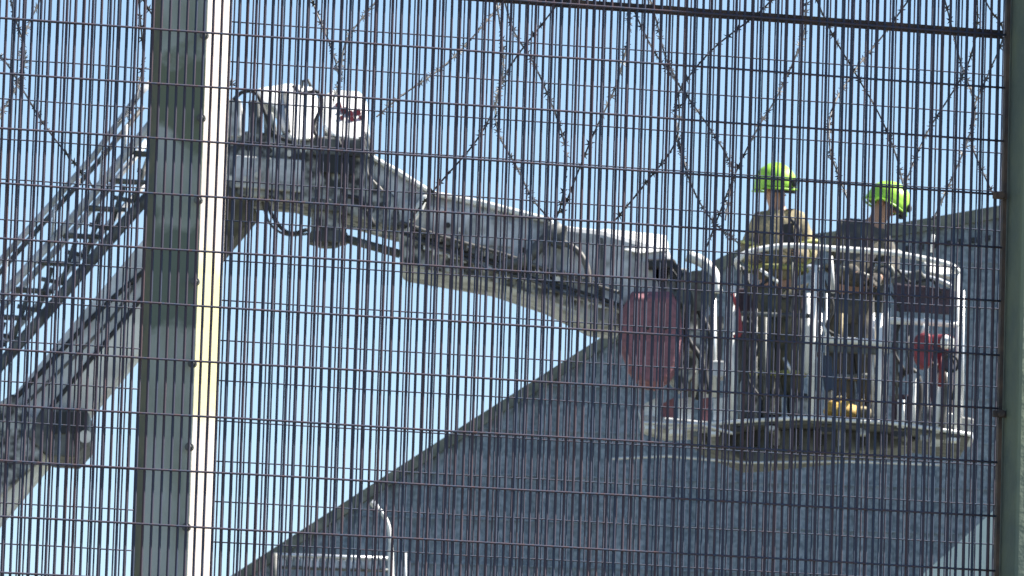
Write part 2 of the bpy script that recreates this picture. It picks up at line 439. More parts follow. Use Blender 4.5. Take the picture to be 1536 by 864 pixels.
for x, y, s in ((508, 158, 5), (516, 166, 6), (525, 170, 5), (536, 168, 6), (528, 178, 4), (513, 176, 3.5), (541, 176, 3.5)):
    yy_ = YB - .05 + .5 * (210 - y) / 76; prism(bm, [(x - s, y - s * .6), (x + s * .6, y - s), (x + s, y + s * .5), (x - s * .4, y + s)], yy_ - .04, .06)
link('red_emblem', bm, M['red'], h2)
part('side_frame', [(340, 150), (352, 146), (362, 150), (362, 205), (340, 205)], YB, .45, M['grey_paint'], parent=kn)
part('side_frame', [(372, 150), (388, 150), (392, 202), (374, 202)], YB + .02, .4, M['dgrey'], parent=kn)
part('side_frame', [(395, 166), (410, 168), (418, 206), (396, 204)], YB + .01, .4, M['grime'], parent=kn)
pipe('lifting_eye', [(452, 132), (454, 122), (462, 120), (466, 130)], YB + .2, .012, M['dgrey'], parent=hs)
pipe('hydraulic_hose', [(350, 150), (364, 138), (384, 140), (398, 170), (410, 200), (440, 215)], YB - .06, .014, M['black'], sm=6)
pipe('hydraulic_hose', [(440, 128), (452, 140), (476, 138), (482, 160), (470, 190), (480, 212)], YB - .06, .014, M['black'], sm=6)
pipe('hydraulic_hose', [(505, 205), (522, 250), (516, 290), (540, 300), (562, 340)], YB - .06, .016, M['black'], sm=6)
pipe('hydraulic_hose', [(540, 205), (548, 232), (552, 262), (575, 288)], YB - .06, .012, M['hose'], sm=6)
pipe('slack_cable', [(398, 296), (408, 322), (424, 344), (440, 350), (462, 344)], YB - .05, .014, M['black'], sm=6)
pipe('slack_cable', [(392, 296), (404, 334), (430, 352), (470, 350)], YB + .2, .009, M['hose'], sm=6)
for (x, y) in ((346, 268), (366, 268), (386, 262), (434, 230), (455, 225), (520, 215), (545, 225), (404, 226), (372, 222)):
    bm = NB(); cyl(bm, P(x, y, YB - .07), P(x, y, YB - .02), .022, 10); link('pin', bm, M['alu'] if x % 4 else M['black'], kn)
# hanging motor
mo = empty('hanging_motor', P(493, 330, YB) - plat.location); mo.parent = plat
bm = NB(); cyl(bm, P(493, 296, YB + .15), P(492, 350, YB + .15), .12, 20); link('motor_body', bm, M['grime'], mo, smooth=False)
bm = NB(); cyl(bm, P(492, 350, YB + .15), P(492, 366, YB + .15), .135, 20); cyl(bm, P(492, 366, YB + .15), P(492, 371, YB + .15), .07, 16); link('motor_cap', bm, M['dgrey'], mo)
part('motor_bracket', [(466, 296), (520, 300), (520, 318), (466, 314)], YB - .02, .3, M['dgrey'], parent=mo)
# rods under the upper boom
pipe('ram_rod', [(515, 357), (600, 381)], YB + .1, .030, M['dgrey'])
pipe('ram_rod', [(520, 340), (600, 352)], YB + .15, .014, M['alu'])

# upper boom
ub = part('upper_boom', [(556, 236), (600, 256), (652, 290), (720, 306), (832, 334), (905, 346), (930, 404), (930, 494), (884, 488), (820, 455), (740, 428), (660, 414), (600, 404), (597, 330), (560, 300)], YB + .03, .62, M['grey_paint'], bevel=.055)
tip = part('boom_tip', [(832, 336), (905, 344), (1002, 372), (1012, 396), (1006, 470), (930, 470), (832, 420)], YB + .0, .66, M['grey_paint'], bevel=.04)
part('end_box', [(902, 342), (1000, 352), (1004, 376), (960, 380), (902, 368)], YB - .05, .6, M['white'], bevel=.02, tilt=.25)
part('side_plate', [(604, 300), (700, 318), (772, 336), (768, 372), (700, 366), (606, 340)], YB + .012, .03, M['grey_paint'], parent=ub)
part('side_plate', [(606, 348), (700, 372), (790, 396), (868, 436), (866, 466), (800, 440), (716, 416), (606, 398)], YB + .014, .03, M['grime'], parent=ub)
part('lit_top_strip', [(600, 254), (650, 286), (722, 299), (830, 327), (830, 336), (720, 309), (650, 293), (560, 240), (556, 230)], YB + .0, .66, M['white'], parent=ub, bevel=.02)  # highlight along the boom's top edge, put in as a white strip
# stiffener ribs
for x, y0, y1 in ((640, 292, 402), (690, 306, 414), (742, 318, 424), (865, 350, 470), (900, 356, 480)):
    bm = NB(); prism(bm, [(x, y0), (x + 5, y0 + 1), (x + 5, y1), (x, y1)], YB - .012, .03); link('stiffener', bm, M['grey_paint'] if x % 20 else M['dgrey'], ub)
# energy chain of small links
bm = NB()
for i in range(46):
    t = i / 45
    x = 604 + t * 300; y = 336 + t * 96 + 5 * math.sin(t * 5)
    e_ = 2.5 * (i % 2); prism(bm, [(x - 3.6, y - 5 + e_), (x + 3.6, y - 4 + e_), (x + 3.6, y + 6 - e_), (x - 3.6, y + 5 - e_)], YB - .05 + .01 * (i % 2), .05)
link('cable_chain', bm, M['dgrey'], ub, bevel=.004)
bm = NB()
for i in range(30):
    t = i / 29
    x = 640 + t * 270; y = 372 + t * 90
    e_ = 2 * (i % 2); prism(bm, [(x - 5, y - 5 + e_), (x + 5, y - 3 + e_), (x + 5, y + 4 - e_), (x - 5, y + 2 - e_)], YB - .03 + .01 * (i % 2), .04)
link('cable_chain', bm, M['alu'], ub, bevel=.004)
# dark link arm
pipe('link_arm', [(842, 338), (826, 352), (806, 372), (786, 392), (748, 404)], YB - .08, .045, M['dgrey'])
part('link_plate', [(820, 336), (852, 338), (846, 372), (826, 366)], YB - .10, .12, M['dgrey'])
pipe('link_arm', [(842, 362), (866, 376), (880, 400), (884, 430)], YB - .08, .022, M['hose'], sm=5)
part('bracket', [(620, 312), (634, 292), (642, 292), (634, 314), (622, 330), (612, 334)], YB - .12, .16, M['white'])
for x0, x1, dy, m_ in ((600, 940, 0, 'black'), (620, 960, 14, 'hose'), (600, 930, -16, 'hose')):
    pts = []
    for i in range(7):
        t = i / 6; pts.append((x0 + (x1 - x0) * t, 350 + dy + (x1 - x0) * t * .33 + random.uniform(-5, 5)))
    pipe('hydraulic_hose', pts, YB - .07, .012, M[m_], sm=5)
for k_ in range(16):
    x = 612 + k_ * 19 + random.uniform(-4, 4); y = 318 + (x - 612) * .33 + random.choice((0, 26, 48)) 
    bm = NB(); cyl(bm, P(x, y, YB - .05), P(x, y, YB), .02, 8); link('pin', bm, M['black'] if k_ % 2 else M['alu'], ub)

# tip joint
tj = empty('tip_joint', P(1000, 420, YB) - plat.location); tj.parent = plat
part('cap', [(968, 388), (1012, 388), (1016, 396), (1006, 402), (972, 402)], YB - .1, .4, M['black'], parent=tj)
part('joint_plate', [(975, 402), (1030, 402), (1048, 440), (1044, 560), (1020, 585), (1000, 560), (990, 440)], YB + .0, .3, M['grime'], parent=tj)
bm = NB(); cyl(bm, P(1046, 436, YB - .12), P(1046, 436, YB + .2), .14, 24); link('hose_drum', bm, M['dgrey'], tj)
bm = NB(); tube(bm, smoothpts([P(1030, 384, YB - .1), P(1052, 392, YB - .1), P(1070, 410, YB - .1), P(1076, 440, YB - .1)], 5), .04, 10); link('drum_guard', bm, M['white'], tj, smooth=True)
for x in (1031, 1042, 1058, 1070):
    pipe('upright', [(x, 440), (x + 1, 596)], YB + .05, .022 if x % 3 else .03, M['dgrey'] if x % 2 else M['alu'], tj)
pipe('hydraulic_hose', [(1012, 398), (1036, 440), (1030, 500), (1052, 540), (1064, 590)], YB - .1, .02, M['black'], tj, sm=6)
pipe('hydraulic_hose', [(1000, 398), (1050, 470), (1066, 520), (1046, 600)], YB - .06, .02, M['black'], tj, sm=6)
part('guard_panel', [(1022, 470), (1086, 474), (1082, 560), (1030, 560)], YB + .3, .05, M['dgrey'], parent=tj)
part('control_box', [(1030, 492), (1060, 494), (1060, 528), (1030, 526)], YB - .06, .2, M['grime'], parent=tj)
part('control_box', [(1062, 540), (1088, 541), (1088, 566), (1062, 565)], YB + .02, .2, M['grey_paint'], parent=tj)
# maroon cover: facetted shield
sh = [(948, 437), (1008, 437), (1020, 462), (1026, 505), (1020, 548), (1004, 572), (984, 584), (962, 580), (942, 556), (930, 520), (928, 490), (936, 458)]
bm = NB(); f = [bm.verts.new(P(x, y, YB - .1)) for x, y in sh]; b = [bm.verts.new(v.co + Vector((0, .12, 0))) for v in f]
cx, cy = 978, 508
g = [bm.verts.new(P(cx + (x - cx) * .8, cy + (y - cy) * .86, YB - .16)) for x, y in sh]; n = len(sh)
for i in range(n):
    j = (i + 1) % n; bm.faces.new((f[i], b[i], b[j], f[j])); bm.faces.new((f[i], f[j], g[j], g[i]))
bm.faces.new(g); bm.faces.new(b)
cov = link('maroon_cover', bm, M['maroon'], plat, bevel=.01); 
for x, y in ((971, 492), (998, 492)):
    bm = NB(); cyl(bm, P(x, y, YB - .175), P(x, y, YB - .15), .013, 10); link('eyelet', bm, M['black'], cov)

# cage
CY = 50.15; CD = 1.25
cg = empty('cage', P(1250, 640, CY) - plat.location); cg.parent = plat
deck = [(1000, 640), (1100, 632), (1200, 627), (1330, 634), (1400, 646), (1460, 652)]
bm = NB(); prism(bm, [(1082, 634), (1200, 627), (1330, 634), (1456, 651), (1456, 657), (1330, 640), (1200, 634), (1082, 641)], CY, CD)
link('deck', bm, M['dgrey'], cg, bevel=.006)
part('side_step', [(962, 622), (1082, 634), (1082, 642), (1000, 646), (964, 634)], CY + .1, .6, M['grey_paint'], parent=cg)
# kick boards (light) at left
for x0, x1 in ((966, 986), (992, 1012), (1018, 1040), (1052, 1066), (1070, 1092)):
    bm = NB(); prism(bm, [(x0, 598 if x0 > 1000 else 606), (x1, 596), (x1, 632), (x0, 630)], CY + .2, .02); link('kick_board', bm, M['alu'] if x0 not in (992, 1052) else M['maroon'], cg)
pipe('lit_deck_edge', [(1000, 641), (1082, 634), (1140, 630), (1200, 627), (1330, 634), (1400, 643), (1458, 652)], CY - .02, .014, M['white'], cg)  # white tube added to make the deck's front edge look sunlit
# under frame
part('under_frame', [(1040, 650), (1120, 642), (1330, 642), (1380, 660), (1340, 672), (1250, 680), (1160, 690), (1120, 692), (1060, 668)], CY + .35, .7, M['dgrey'], parent=cg, bevel=.02)
for i in range(10):
    x = 1064 + i * 32
    bm = NB(); prism(bm, [(x, 643), (x + 10, 643), (x + 10, 668), (x, 668)], CY + .3, .06); link('frame_rib', bm, M['black'] if i % 3 else M['grime'], cg)
part('slew_bearing', [(1118, 672), (1170, 674), (1160, 694), (1126, 694)], CY + .2, .5, M['dgrey'], parent=cg)
for x_, y_, w_, h_, m_ in ((968, 634, 14, 10, 'alu'), (1004, 644, 22, 7, 'white'), (1036, 646, 12, 9, 'dgrey'), (1062, 646, 18, 6, 'alu'), (1104, 640, 10, 8, 'black'), (1150, 638, 16, 9, 'grime'), (1232, 640, 20, 8, 'black'), (1288, 642, 12, 10, 'grime'), (1338, 646, 22, 9, 'black'), (1380, 652, 14, 8, 'grime'), (1420, 656, 20, 6, 'white')):
    bm = NB(); prism(bm, [(x_, y_), (x_ + w_, y_ + 1), (x_ + w_, y_ + h_), (x_, y_ + h_)], CY - .03 , .12); link('floor_bracket', bm, M[m_], cg, bevel=.004)
pipe('lower_bar', [(918, 688), (1000, 684), (1120, 694), (1270, 692), (1410, 697)], CY + .1, .010, M['alu'], cg)
pipe('lower_bar', [(958, 608), (962, 634), (1050, 636), (1100, 650)], CY - .05, .012, M['alu'], cg)
# rails: front, back
pipe('top_rail', [(1104, 392), (1124, 378), (1180, 369), (1250, 373), (1330, 379), (1385, 388), (1425, 398), (1440, 410)], CY, .021, M['white'], cg, sm=5)
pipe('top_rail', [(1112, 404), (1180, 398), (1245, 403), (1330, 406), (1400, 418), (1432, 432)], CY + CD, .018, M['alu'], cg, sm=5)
part('rail_panel', [(1385, 392), (1437, 400), (1436, 418), (1390, 408)], CY - .01, .14, M['white'], parent=cg, tilt=.1)
pipe('mid_rail', [(1228, 510), (1290, 512), (1334, 516)], CY - .02, .024, M['white'], cg)
pipe('mid_rail', [(1334, 481), (1390, 483), (1438, 487)], CY, .024, M['white'], cg)
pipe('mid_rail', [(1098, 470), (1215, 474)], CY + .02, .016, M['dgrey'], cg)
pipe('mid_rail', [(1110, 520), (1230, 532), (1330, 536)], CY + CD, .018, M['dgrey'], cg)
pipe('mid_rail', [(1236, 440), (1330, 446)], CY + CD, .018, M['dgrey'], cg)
for pts, dy, rd, m_ in (
    ([(1100, 428), (1098, 540), (1099, 634)], 0, .020, 'white'), ([(1222, 398), (1219, 500), (1216, 630)], 0, .028, 'white'),
    ([(1212, 440), (1210, 560)], .1, .018, 'white'), ([(1231, 470), (1229, 600)], .1, .012, 'alu'),
    ([(1320, 470), (1319, 560), (1319, 636)], 0, .022, 'white'), ([(1333, 462), (1332, 530)], .05, .018, 'white'),
    ([(1437, 408), (1436, 520), (1434, 648)], 0, .020, 'white'), ([(1445, 436), (1443, 640)], .3, .012, 'alu'),
    ([(1371, 560), (1370, 640)], .05, .020, 'white'), ([(1409, 560), (1406, 650)], .0, .018, 'white'), ([(1352, 600), (1351, 642)], .0, .032, 'white'),
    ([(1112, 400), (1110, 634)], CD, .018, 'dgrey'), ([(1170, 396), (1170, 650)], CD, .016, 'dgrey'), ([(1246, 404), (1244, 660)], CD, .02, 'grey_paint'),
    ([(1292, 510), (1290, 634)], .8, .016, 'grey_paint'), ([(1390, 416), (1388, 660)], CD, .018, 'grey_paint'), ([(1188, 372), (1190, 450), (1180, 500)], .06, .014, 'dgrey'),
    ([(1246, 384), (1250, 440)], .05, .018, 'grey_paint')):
    pipe('post', pts, CY + dy, rd * .85, M[m_], cg)
# side rails joining front and back
pipe('top_rail', [(1104, 392, 0), (1108, 402, CD)], CY, .02, M['white'], cg)
pipe('top_rail', [(1440, 410, 0), (1433, 432, CD)], CY, .022, M['white'], cg)
pipe('mid_rail', [(1437, 490, 0), (1440, 512, CD)], CY, .018, M['dgrey'], cg)
# cloth and sheet panels hung in the cage
part('side_panel', [(1104, 432), (1206, 434), (1204, 470), (1106, 466)], CY + .9, .03, M['panel'], parent=cg)
part('side_panel', [(1340, 424), (1432, 434), (1430, 472), (1342, 466)], CY + .12, .03, M['panel'], parent=cg)
part('side_panel', [(1336, 416), (1380, 404), (1394, 420), (1392, 432), (1340, 430)], CY + .14, .03, M['dgrey'], parent=cg)
part('side_panel', [(1106, 480), (1150, 482), (1150, 628), (1108, 628)], CY + 1.0, .03, M['dgrey'], parent=cg)
part('side_panel', [(1240, 516), (1318, 520), (1316, 532), (1240, 528)], CY - .0, .03, M['dgrey'], parent=cg)
part('control_console', [(1248, 408), (1330, 412), (1324, 470), (1252, 462)], CY + .75, .25, M['dgrey'], parent=cg)
part('toe_board', [(1246, 610), (1330, 618), (1330, 632), (1246, 624)], CY + CD - .05, .02, M['alu'], parent=cg)
part('infill_panel', [(1116, 470), (1206, 474), (1206, 560), (1150, 622), (1116, 620)], CY + CD - .06, .02, M['dgrey'], parent=cg)
part('infill_panel', [(1250, 530), (1284, 532), (1284, 606), (1250, 604)], CY + CD - .06, .02, M['dgrey'], parent=cg)
part('infill_panel', [(1392, 500), (1430, 502), (1430, 640), (1410, 640), (1396, 600)], CY + CD - .06, .02, M['panel'], parent=cg)
part('seat_pad', [(1180, 470), (1208, 474), (1208, 510), (1184, 516)], CY + .75, .15, M['black'], parent=cg)
part('equipment_case', [(1112, 566), (1140, 568), (1140, 628), (1112, 628)], CY + .25, .3, M['dgrey'], parent=cg)
part('equipment_case', [(1186, 588), (1212, 590), (1212, 630), (1186, 628)], CY + .12, .2, M['grime'], parent=cg)
part('blue_cloth', [(1234, 532), (1248, 534), (1250, 584), (1238, 588), (1234, 560)], CY + .1, .08, M['blue'], parent=cg)
part('equipment_case', [(1340, 590), (1366, 592), (1364, 640), (1342, 638)], CY + .3, .2, M['panel'], parent=cg)
part('equipment_case', [(1378, 606), (1402, 608), (1402, 644), (1380, 642)], CY + .3, .2, M['grime'], parent=cg)
for x_, y0_, y1_, d_, r_, m_ in ((1122, 410, 626, 1.1, .012, 'black'), (1134, 440, 628, .1, .012, 'grime'), (1148, 476, 626, .12, .014, 'dgrey'), (1160, 478, 626, 1.1, .014, 'grime'),
    (1203, 478, 600, .2, .016, 'dgrey'), (1240, 440, 624, .12, .010, 'alu'), (1262, 470, 512, .1, .014, 'tan'), (1282, 440, 512, .9, .02, 'black'), (1310, 470, 628, .1, .010, 'alu'),
    (1326, 516, 630, .15, .02, 'dgrey'), (1346, 487, 600, .1, .010, 'dgrey'), (1362, 487, 560, .08, .014, 'black'), (1420, 560, 646, .1, .012, 'alu'), (1426, 487, 640, .15, .014, 'dgrey')):
    pipe('upright', [(x_, y0_), (x_ - 1, y1_)], CY + d_, r_, M[m_], cg)
for pts_ in ([(1112, 400), (1130, 432), (1156, 420), (1172, 446), (1200, 440)], [(1120, 470), (1138, 520), (1120, 560), (1142, 600)], [(1236, 420), (1250, 460), (1240, 492), (1262, 506)],
             [(1330, 430), (1352, 470), (1340, 520), (1356, 556)], [(1404, 500), (1424, 530), (1436, 560), (1428, 600)], [(1346, 404), (1366, 424), (1396, 420), (1412, 440)]):
    pipe('cable', pts_, CY + .05, .011, M['black'], cg, sm=6)
pipe('diagonal_brace', [(1140, 404), (1168, 424)], CY + .02, .012, M['white'], cg)
pipe('diagonal_brace', [(1176, 536), (1188, 560)], CY + .1, .012, M['alu'], cg)
pipe('antenna', [(1396, 378), (1400, 352)], CY + .05, .012, M['white'], cg)
part('corner_step', [(1392, 640), (1458, 646), (1462, 660), (1400, 660)], CY + .3, .4, M['alu'], parent=cg)
part('corner_box', [(1412, 618), (1434, 620), (1432, 640), (1412, 638)], CY + .1, .2, M['white'], parent=cg)
part('corner_box', [(1440, 624), (1462, 628), (1458, 650), (1442, 648)], CY + .2, .2, M['grime'], parent=cg)
pipe('strap', [(1098, 440), (1108, 470), (1110, 500), (1100, 505)], CY - .04, .014, M['red'], cg, sm=4)
pipe('strap', [(1228, 480), (1240, 498), (1246, 508)], CY - .04, .010, M['white'], cg)
pipe('hose', [(1346, 580), (1352, 562), (1368, 556), (1378, 570), (1380, 600), (1372, 640)], CY + .2, .025, M['black'], cg, sm=6)
pipe('hose', [(1396, 545), (1414, 556), (1420, 590), (1412, 640)], CY - .02, .02, M['hose'], cg, sm=6)

# red water monitor
wm = empty('water_monitor', P(1395, 560, CY - .1), 'red nozzle with a pale tip mounted on the right of the cage', 'water monitor')
part('body', [(1372, 504), (1384, 498), (1396, 500), (1400, 520), (1398, 548), (1382, 552), (1372, 536)], CY - .16, .16, M['red'], parent=wm, bevel=.02)
bm = NB(); tube(bm, [P(1396, 510, CY - .1), P(1412, 511, CY - .12), P(1424, 514, CY - .16)], [.035, .045, .055], 16); link('nozzle', bm, M['red'], wm)
bm = NB(); tube(bm, [P(1418, 513, CY - .17), P(1427, 515, CY - .21)], [.05, .04], 16); link('nozzle_tip', bm, M['white'], wm)
pipe('inlet', [(1410, 530), (1413, 556), (1411, 580)], CY - .1, .022, M['red'], wm)
bm = NB(); ring = [P(1426 + 12 * math.cos(a), 545 + 12 * math.sin(a), CY - .1) for a in [i * math.pi / 8 for i in range(16)]]; tube(bm, ring, .014, 6, True); link('hand_wheel', bm, M['black'], wm)
pipe('lever', [(1384, 500), (1388, 486)], CY - .1, .014, M['white'], wm)

# yellow bag
bg0 = P(1262, 628, CY + .25)
bm = NB(); vs = ball(bm, P(1262, 616, CY + .25), (.125, .09, .072), 24)
for v_ in vs:
    v_.co.z += .012 * math.sin(v_.co.x * 60) ; v_.co.y += .01 * math.sin(v_.co.z * 70)
bag = empty('tool_bag', bg0, 'crumpled yellow bag lying on the cage floor beside a boot', 'bag')
link('bag_body', bm, M['yellow'], bag, smooth=True)
pipe('bag_handle', [(1248, 606), (1256, 596), (1268, 598), (1276, 608)], CY + .22, .009, M['tan'], bag, sm=5)
bm = NB(); vs = ball(bm, P(1294, 620, CY + .3), (.07, .07, .05), 16)
sk_ = empty('small_sack', P(1294, 630, CY + .3), 'small olive sack slumped right of the yellow bag', 'sack')
link('sack_body', bm, M['tan'], sk_, smooth=True)
pipe('sack_tie', [(1290, 612), (1292, 602), (1297, 600)], CY + .28, .012, M['tan'], sk_)

# ------------------------------------------------------------------ people
def skin(name, V, E, Rr, m, parent=None, sub=2):
    me = bpy.data.meshes.new(name); off = wloc(parent) if parent is not None else Vector((0, 0, 0))
    me.from_pydata([tuple(v - off) for v in V], E, []); o = bpy.data.objects.new(name, me); C.objects.link(o)
    md = o.modifiers.new('skin', 'SKIN'); md.use_smooth_shade = True
    for i, r_ in enumerate(Rr):
        s = me.skin_vertices[0].data[i]; s.radius = (r_, r_) if not isinstance(r_, tuple) else r_; s.use_root = (i == 0)
    o.modifiers.new('sub', 'SUBSURF').levels = sub; o.modifiers['sub'].render_levels = sub
    dg = bpy.context.evaluated_depsgraph_get(); ev = o.evaluated_get(dg)
    nm = bpy.data.meshes.new_from_object(ev); o.modifiers.clear(); o.data = nm
    nm.materials.clear(); nm.materials.append(m)
    for p in nm.polygons: p.use_smooth = True
    if parent is not None: o.parent = parent
    return o

def person(base, J, label, jacket_m, face):
    """J: joints as (px, py, dY). face: direction the face looks"""
    Y = base
    q = {k: P(v[0], v[1], Y + (v[2] if len(v) > 2 else 0)) for k, v in J.items()}
    root_loc = (q['footL'] + q['footR']) / 2
    # one continuous body
    V = [q['pelvis'], q['waist'], q['chest'], q['neck'], q['head'],
         q['shL'], q['elL'], q['haL'], q['shR'], q['elR'], q['haR'],
         q['hipL'], q['knL'], q['anL'], q['hipR'], q['knR'], q['anR'], q['head'] + (q['head'] - q['neck']).normalized() * .07]
    E = [(0, 1), (1, 2), (2, 3), (3, 4), (4, 17), (2, 5), (5, 6), (6, 7), (2, 8), (8, 9), (9, 10), (0, 11), (11, 12), (12, 13), (0, 14), (14, 15), (15, 16)]
    Rr = [.13, .125, .14, .055, .082, .065, .045, .028, .065, .045, .028, .09, .06, .042, .09, .06, .042, .06]
    # hands: palm plus five fingers growing from each wrist
    for w_, el in ((7, 6), (10, 9)):
        d = (V[w_] - V[el]).normalized(); sd = d.cross(Vector((0, 1, 0))).normalized()
        pi_ = len(V); V.append(V[w_] + d * .06); E.append((w_, pi_)); Rr.append(.026)
        for fi, (o_, L) in enumerate(((-.03, .045), (-.01, .055), (.01, .052), (.028, .042))):
            a_ = len(V); V.append(V[pi_] + d * .035 + sd * o_); V.append(V[a_] + d * L * .6 + Vector((0, -.02, -.02)))
            E += [(pi_, a_), (a_, a_ + 1)]; Rr += [.009, .008]
        a_ = len(V); V.append(V[w_] + d * .03 - sd * .035); V.append(V[a_] + d * .03 - sd * .012); E += [(pi_, a_), (a_, a_ + 1)]; Rr += [.011, .009]
    b = skin('person', V, E, Rr, M['skin'])
    # put the origin at the feet
    for v_ in b.data.vertices: v_.co -= root_loc
    b.location = root_loc
    tag(b, label, 'person')
    # face
    fd = face.normalized(); upv = (q['head'] - q['neck']).normalized(); sdv = fd.cross(upv).normalized()
    upv = sdv.cross(fd).normalized()
    hc = q['head'] + upv * .02
    bm = NB(); g_ = bmesh.ops.create_cone(bm, cap_ends=True, segments=8, radius1=.018, radius2=.007, depth=.045)
    mt = Matrix.Translation(hc + fd * .088 - upv * .015) @ fd.to_track_quat('Z', 'Y').to_matrix().to_4x4()
    for v_ in g_['verts']: v_.co = mt @ v_.co
    link('nose', bm, M['skin'], b, smooth=True)
    for s_ in (-1, 1):
        bm = NB(); ball(bm, hc + fd * .078 + sdv * .03 * s_ + upv * .01, (.012, .012, .010), 10); link('eye', bm, M['black'], b, smooth=True)
        bm = NB(); ball(bm, hc + sdv * .088 * s_ - upv * .005, (.014, .02, .03), 10); link('ear', bm, M['skin'], b, smooth=True)
    bm = NB(); ball(bm, hc + fd * .080 - upv * .045, (.022, .012, .007), 10); link('mouth', bm, M['maroon'], b, smooth=True)
    # helmet: domed shell with brim, crest and neck flap
    mt = Matrix((sdv, fd, upv)).transposed().to_4x4(); mt.translation = hc + upv * .045
    bm = NB(); g_ = bmesh.ops.create_uvsphere(bm, u_segments=32, v_segments=20, radius=1)
    dl = [v_ for v_ in bm.verts if v_.co.z < -.32]; bmesh.ops.delete(bm, geom=dl, context='VERTS')
    for v_ in bm.verts:
        z = v_.co.z; k_ = 1.0
        if z < -.15: k_ = 1.05
        if z < .1 and v_.co.y < 0: v_.co.z -= .25
        v_.co = Vector((v_.co.x * .132 * k_, v_.co.y * .155 * k_, v_.co.z * .125))
        v_.co.z += .010 * max(0, 1 - abs(v_.co.x) / .03)
        v_.co = mt @ v_.co
    he = link('helmet', bm, M['helmet'], b, smooth=True)
    md = he.modifiers.new('s', 'SOLIDIFY'); md.thickness = .008
    bm = NB(); ring = []
    for i in range(28):
        a = 2 * math.pi * i / 28; ring.append(mt @ Vector((.139 * math.cos(a), .165 * math.sin(a), -.045 - (.035 if math.sin(a) < 0 else 0))))
    tube(bm, ring, .008, 6, True); link('helmet_rim', bm, M['helmet'], he, smooth=True)
    bm = NB(); vis = [mt @ Vector((.134 * math.sin(a), .158 * math.cos(a), -.03 - z)) for z in (0, .045) for a in [R(-65 + 13 * i) for i in range(11)]]
    vv = [bm.verts.new(p) for p in vis]
    for i in range(10): bm.faces.new((vv[i], vv[i + 1], vv[12 + i], vv[11 + i]))
    vo = link('visor', bm, M['black'], he, smooth=True); md = vo.modifiers.new('s', 'SOLIDIFY'); md.thickness = .004
    bm = NB(); ball(bm, mt @ Vector((0, .165, .0)), (.022, .022, .03), 12); link('helmet_badge', bm, M['black'], he, smooth=True)
    # clothes
    jv = [q['waist'] * .35 + q['pelvis'] * .65, q['waist'], q['chest'], q['chest'] * .12 + q['neck'] * .88, q['shL'], q['elL'], q['elL'] * -.08 + q['haL'] * 1.08, q['shR'], q['elR'], q['elR'] * -.08 + q['haR'] * 1.08]
    jk = skin('jacket', jv, [(0, 1), (1, 2), (2, 3), (2, 4), (4, 5), (5, 6), (2, 7), (7, 8), (8, 9)], [(.20, .17), (.185, .16), (.20, .165), .09, .10, .075, .055, .10, .075, .055], jacket_m, b)
    for n_, a_, c_ in (('hipL', 'knL', 'anL'), ('hipR', 'knR', 'anR')): pass
    tr = skin('trousers', [q['pelvis'], q['hipL'], q['knL'], q['anL'], q['hipR'], q['knR'], q['anR']], [(0, 1), (1, 2), (2, 3), (0, 4), (4, 5), (5, 6)], [(.17, .15), .12, .09, .085, .12, .09, .085], M['dark_tan'] if jacket_m is M['tan'] else M['navy'], b)
    for s_ in ('L', 'R'):
        a_ = q['an' + s_]; f_ = q['foot' + s_]; fdh = Vector((fd.x, fd.y, 0)).normalized()
        bo = skin('boot', [a_ + Vector((0, 0, .06)), f_ + Vector((0, 0, .05)), f_ + fdh * .14 + Vector((0, 0, .035))], [(0, 1), (1, 2)], [.06, .052, .04], M['black'], b)
    for w_, el in ((7, 6), (10, 9)):
        k0 = 18 if w_ == 7 else 18 + 11
        idx = [w_] + list(range(k0, k0 + 11)); mp_ = {o: n for n, o in enumerate(idx)}
        ee = [(mp_[a], mp_[c]) for a, c in E if a in mp_ and c in mp_]
        skin('glove', [V[i] for i in idx], ee, [Rr[i] + .006 for i in idx], M['glove'], b)
    # reflective bands
    band_m = M['stripe'] if jacket_m is M['tan'] else M['band_grey']
    for c_, ax, rr in ((q['waist'], q['chest'] - q['waist'], (.205, .178)),):
        ax = ax.normalized(); s1 = ax.cross(Vector((0, 1, 0))).normalized(); s2 = ax.cross(s1)
        bm = NB(); tube(bm, [c_ + s1 * rr[0] * math.cos(t) + s2 * rr[1] * math.sin(t) for t in [i * math.pi / 12 for i in range(24)]], .020, 6, True)
        link('reflective_band', bm, band_m, jk, smooth=True)
    for a1, a2, f_ in (('elL', 'shL', .35), ('elR', 'shR', .35), ('elL', 'haL', .6), ('elR', 'haR', .6)):
        c_ = q[a1].lerp(q[a2], f_); ax = (q[a2] - q[a1]).normalized(); s1 = ax.cross(Vector((0, 1, 0))).normalized(); s2 = ax.cross(s1)
        rr = .088 if a2[:2] == 'sh' else .068
        bm = NB(); tube(bm, [c_ + s1 * rr * math.cos(t) + s2 * rr * math.sin(t) for t in [i * math.pi / 8 for i in range(16)]], .015, 6, True)
        link('reflective_band', bm, band_m, jk, smooth=True)
    for s_ in ('L', 'R'):
        c_ = q['kn' + s_].lerp(q['an' + s_], .45)
        bm = NB(); tube(bm, [c_ + Vector((.09 * math.cos(t), .09 * math.sin(t), 0)) for t in [i * math.pi / 8 for i in range(16)]], .02, 6, True)
        link('reflective_band', bm, band_m, tr, smooth=True)
    return b, q
PY = CY + .45
p1, q1 = person(PY, dict(pelvis=(1166, 440), waist=(1166, 405), chest=(1167, 352), neck=(1166, 316), head=(1162, 286), shL=(1136, 334), elL=(1122, 388, -.02), haL=(1140, 384, -.33),
    shR=(1198, 334), elR=(1214, 386, -.02), haR=(1196, 380, -.33), hipL=(1152, 448), knL=(1146, 530, -.04), anL=(1144, 600), footL=(1144, 640), hipR=(1180, 448), knR=(1186, 528, -.04), anR=(1190, 602), footR=(1190, 640)),
    'person in a lime helmet and tan jacket standing upright at the cage rail', M['tan'], Vector((.75, -.6, -.14)))
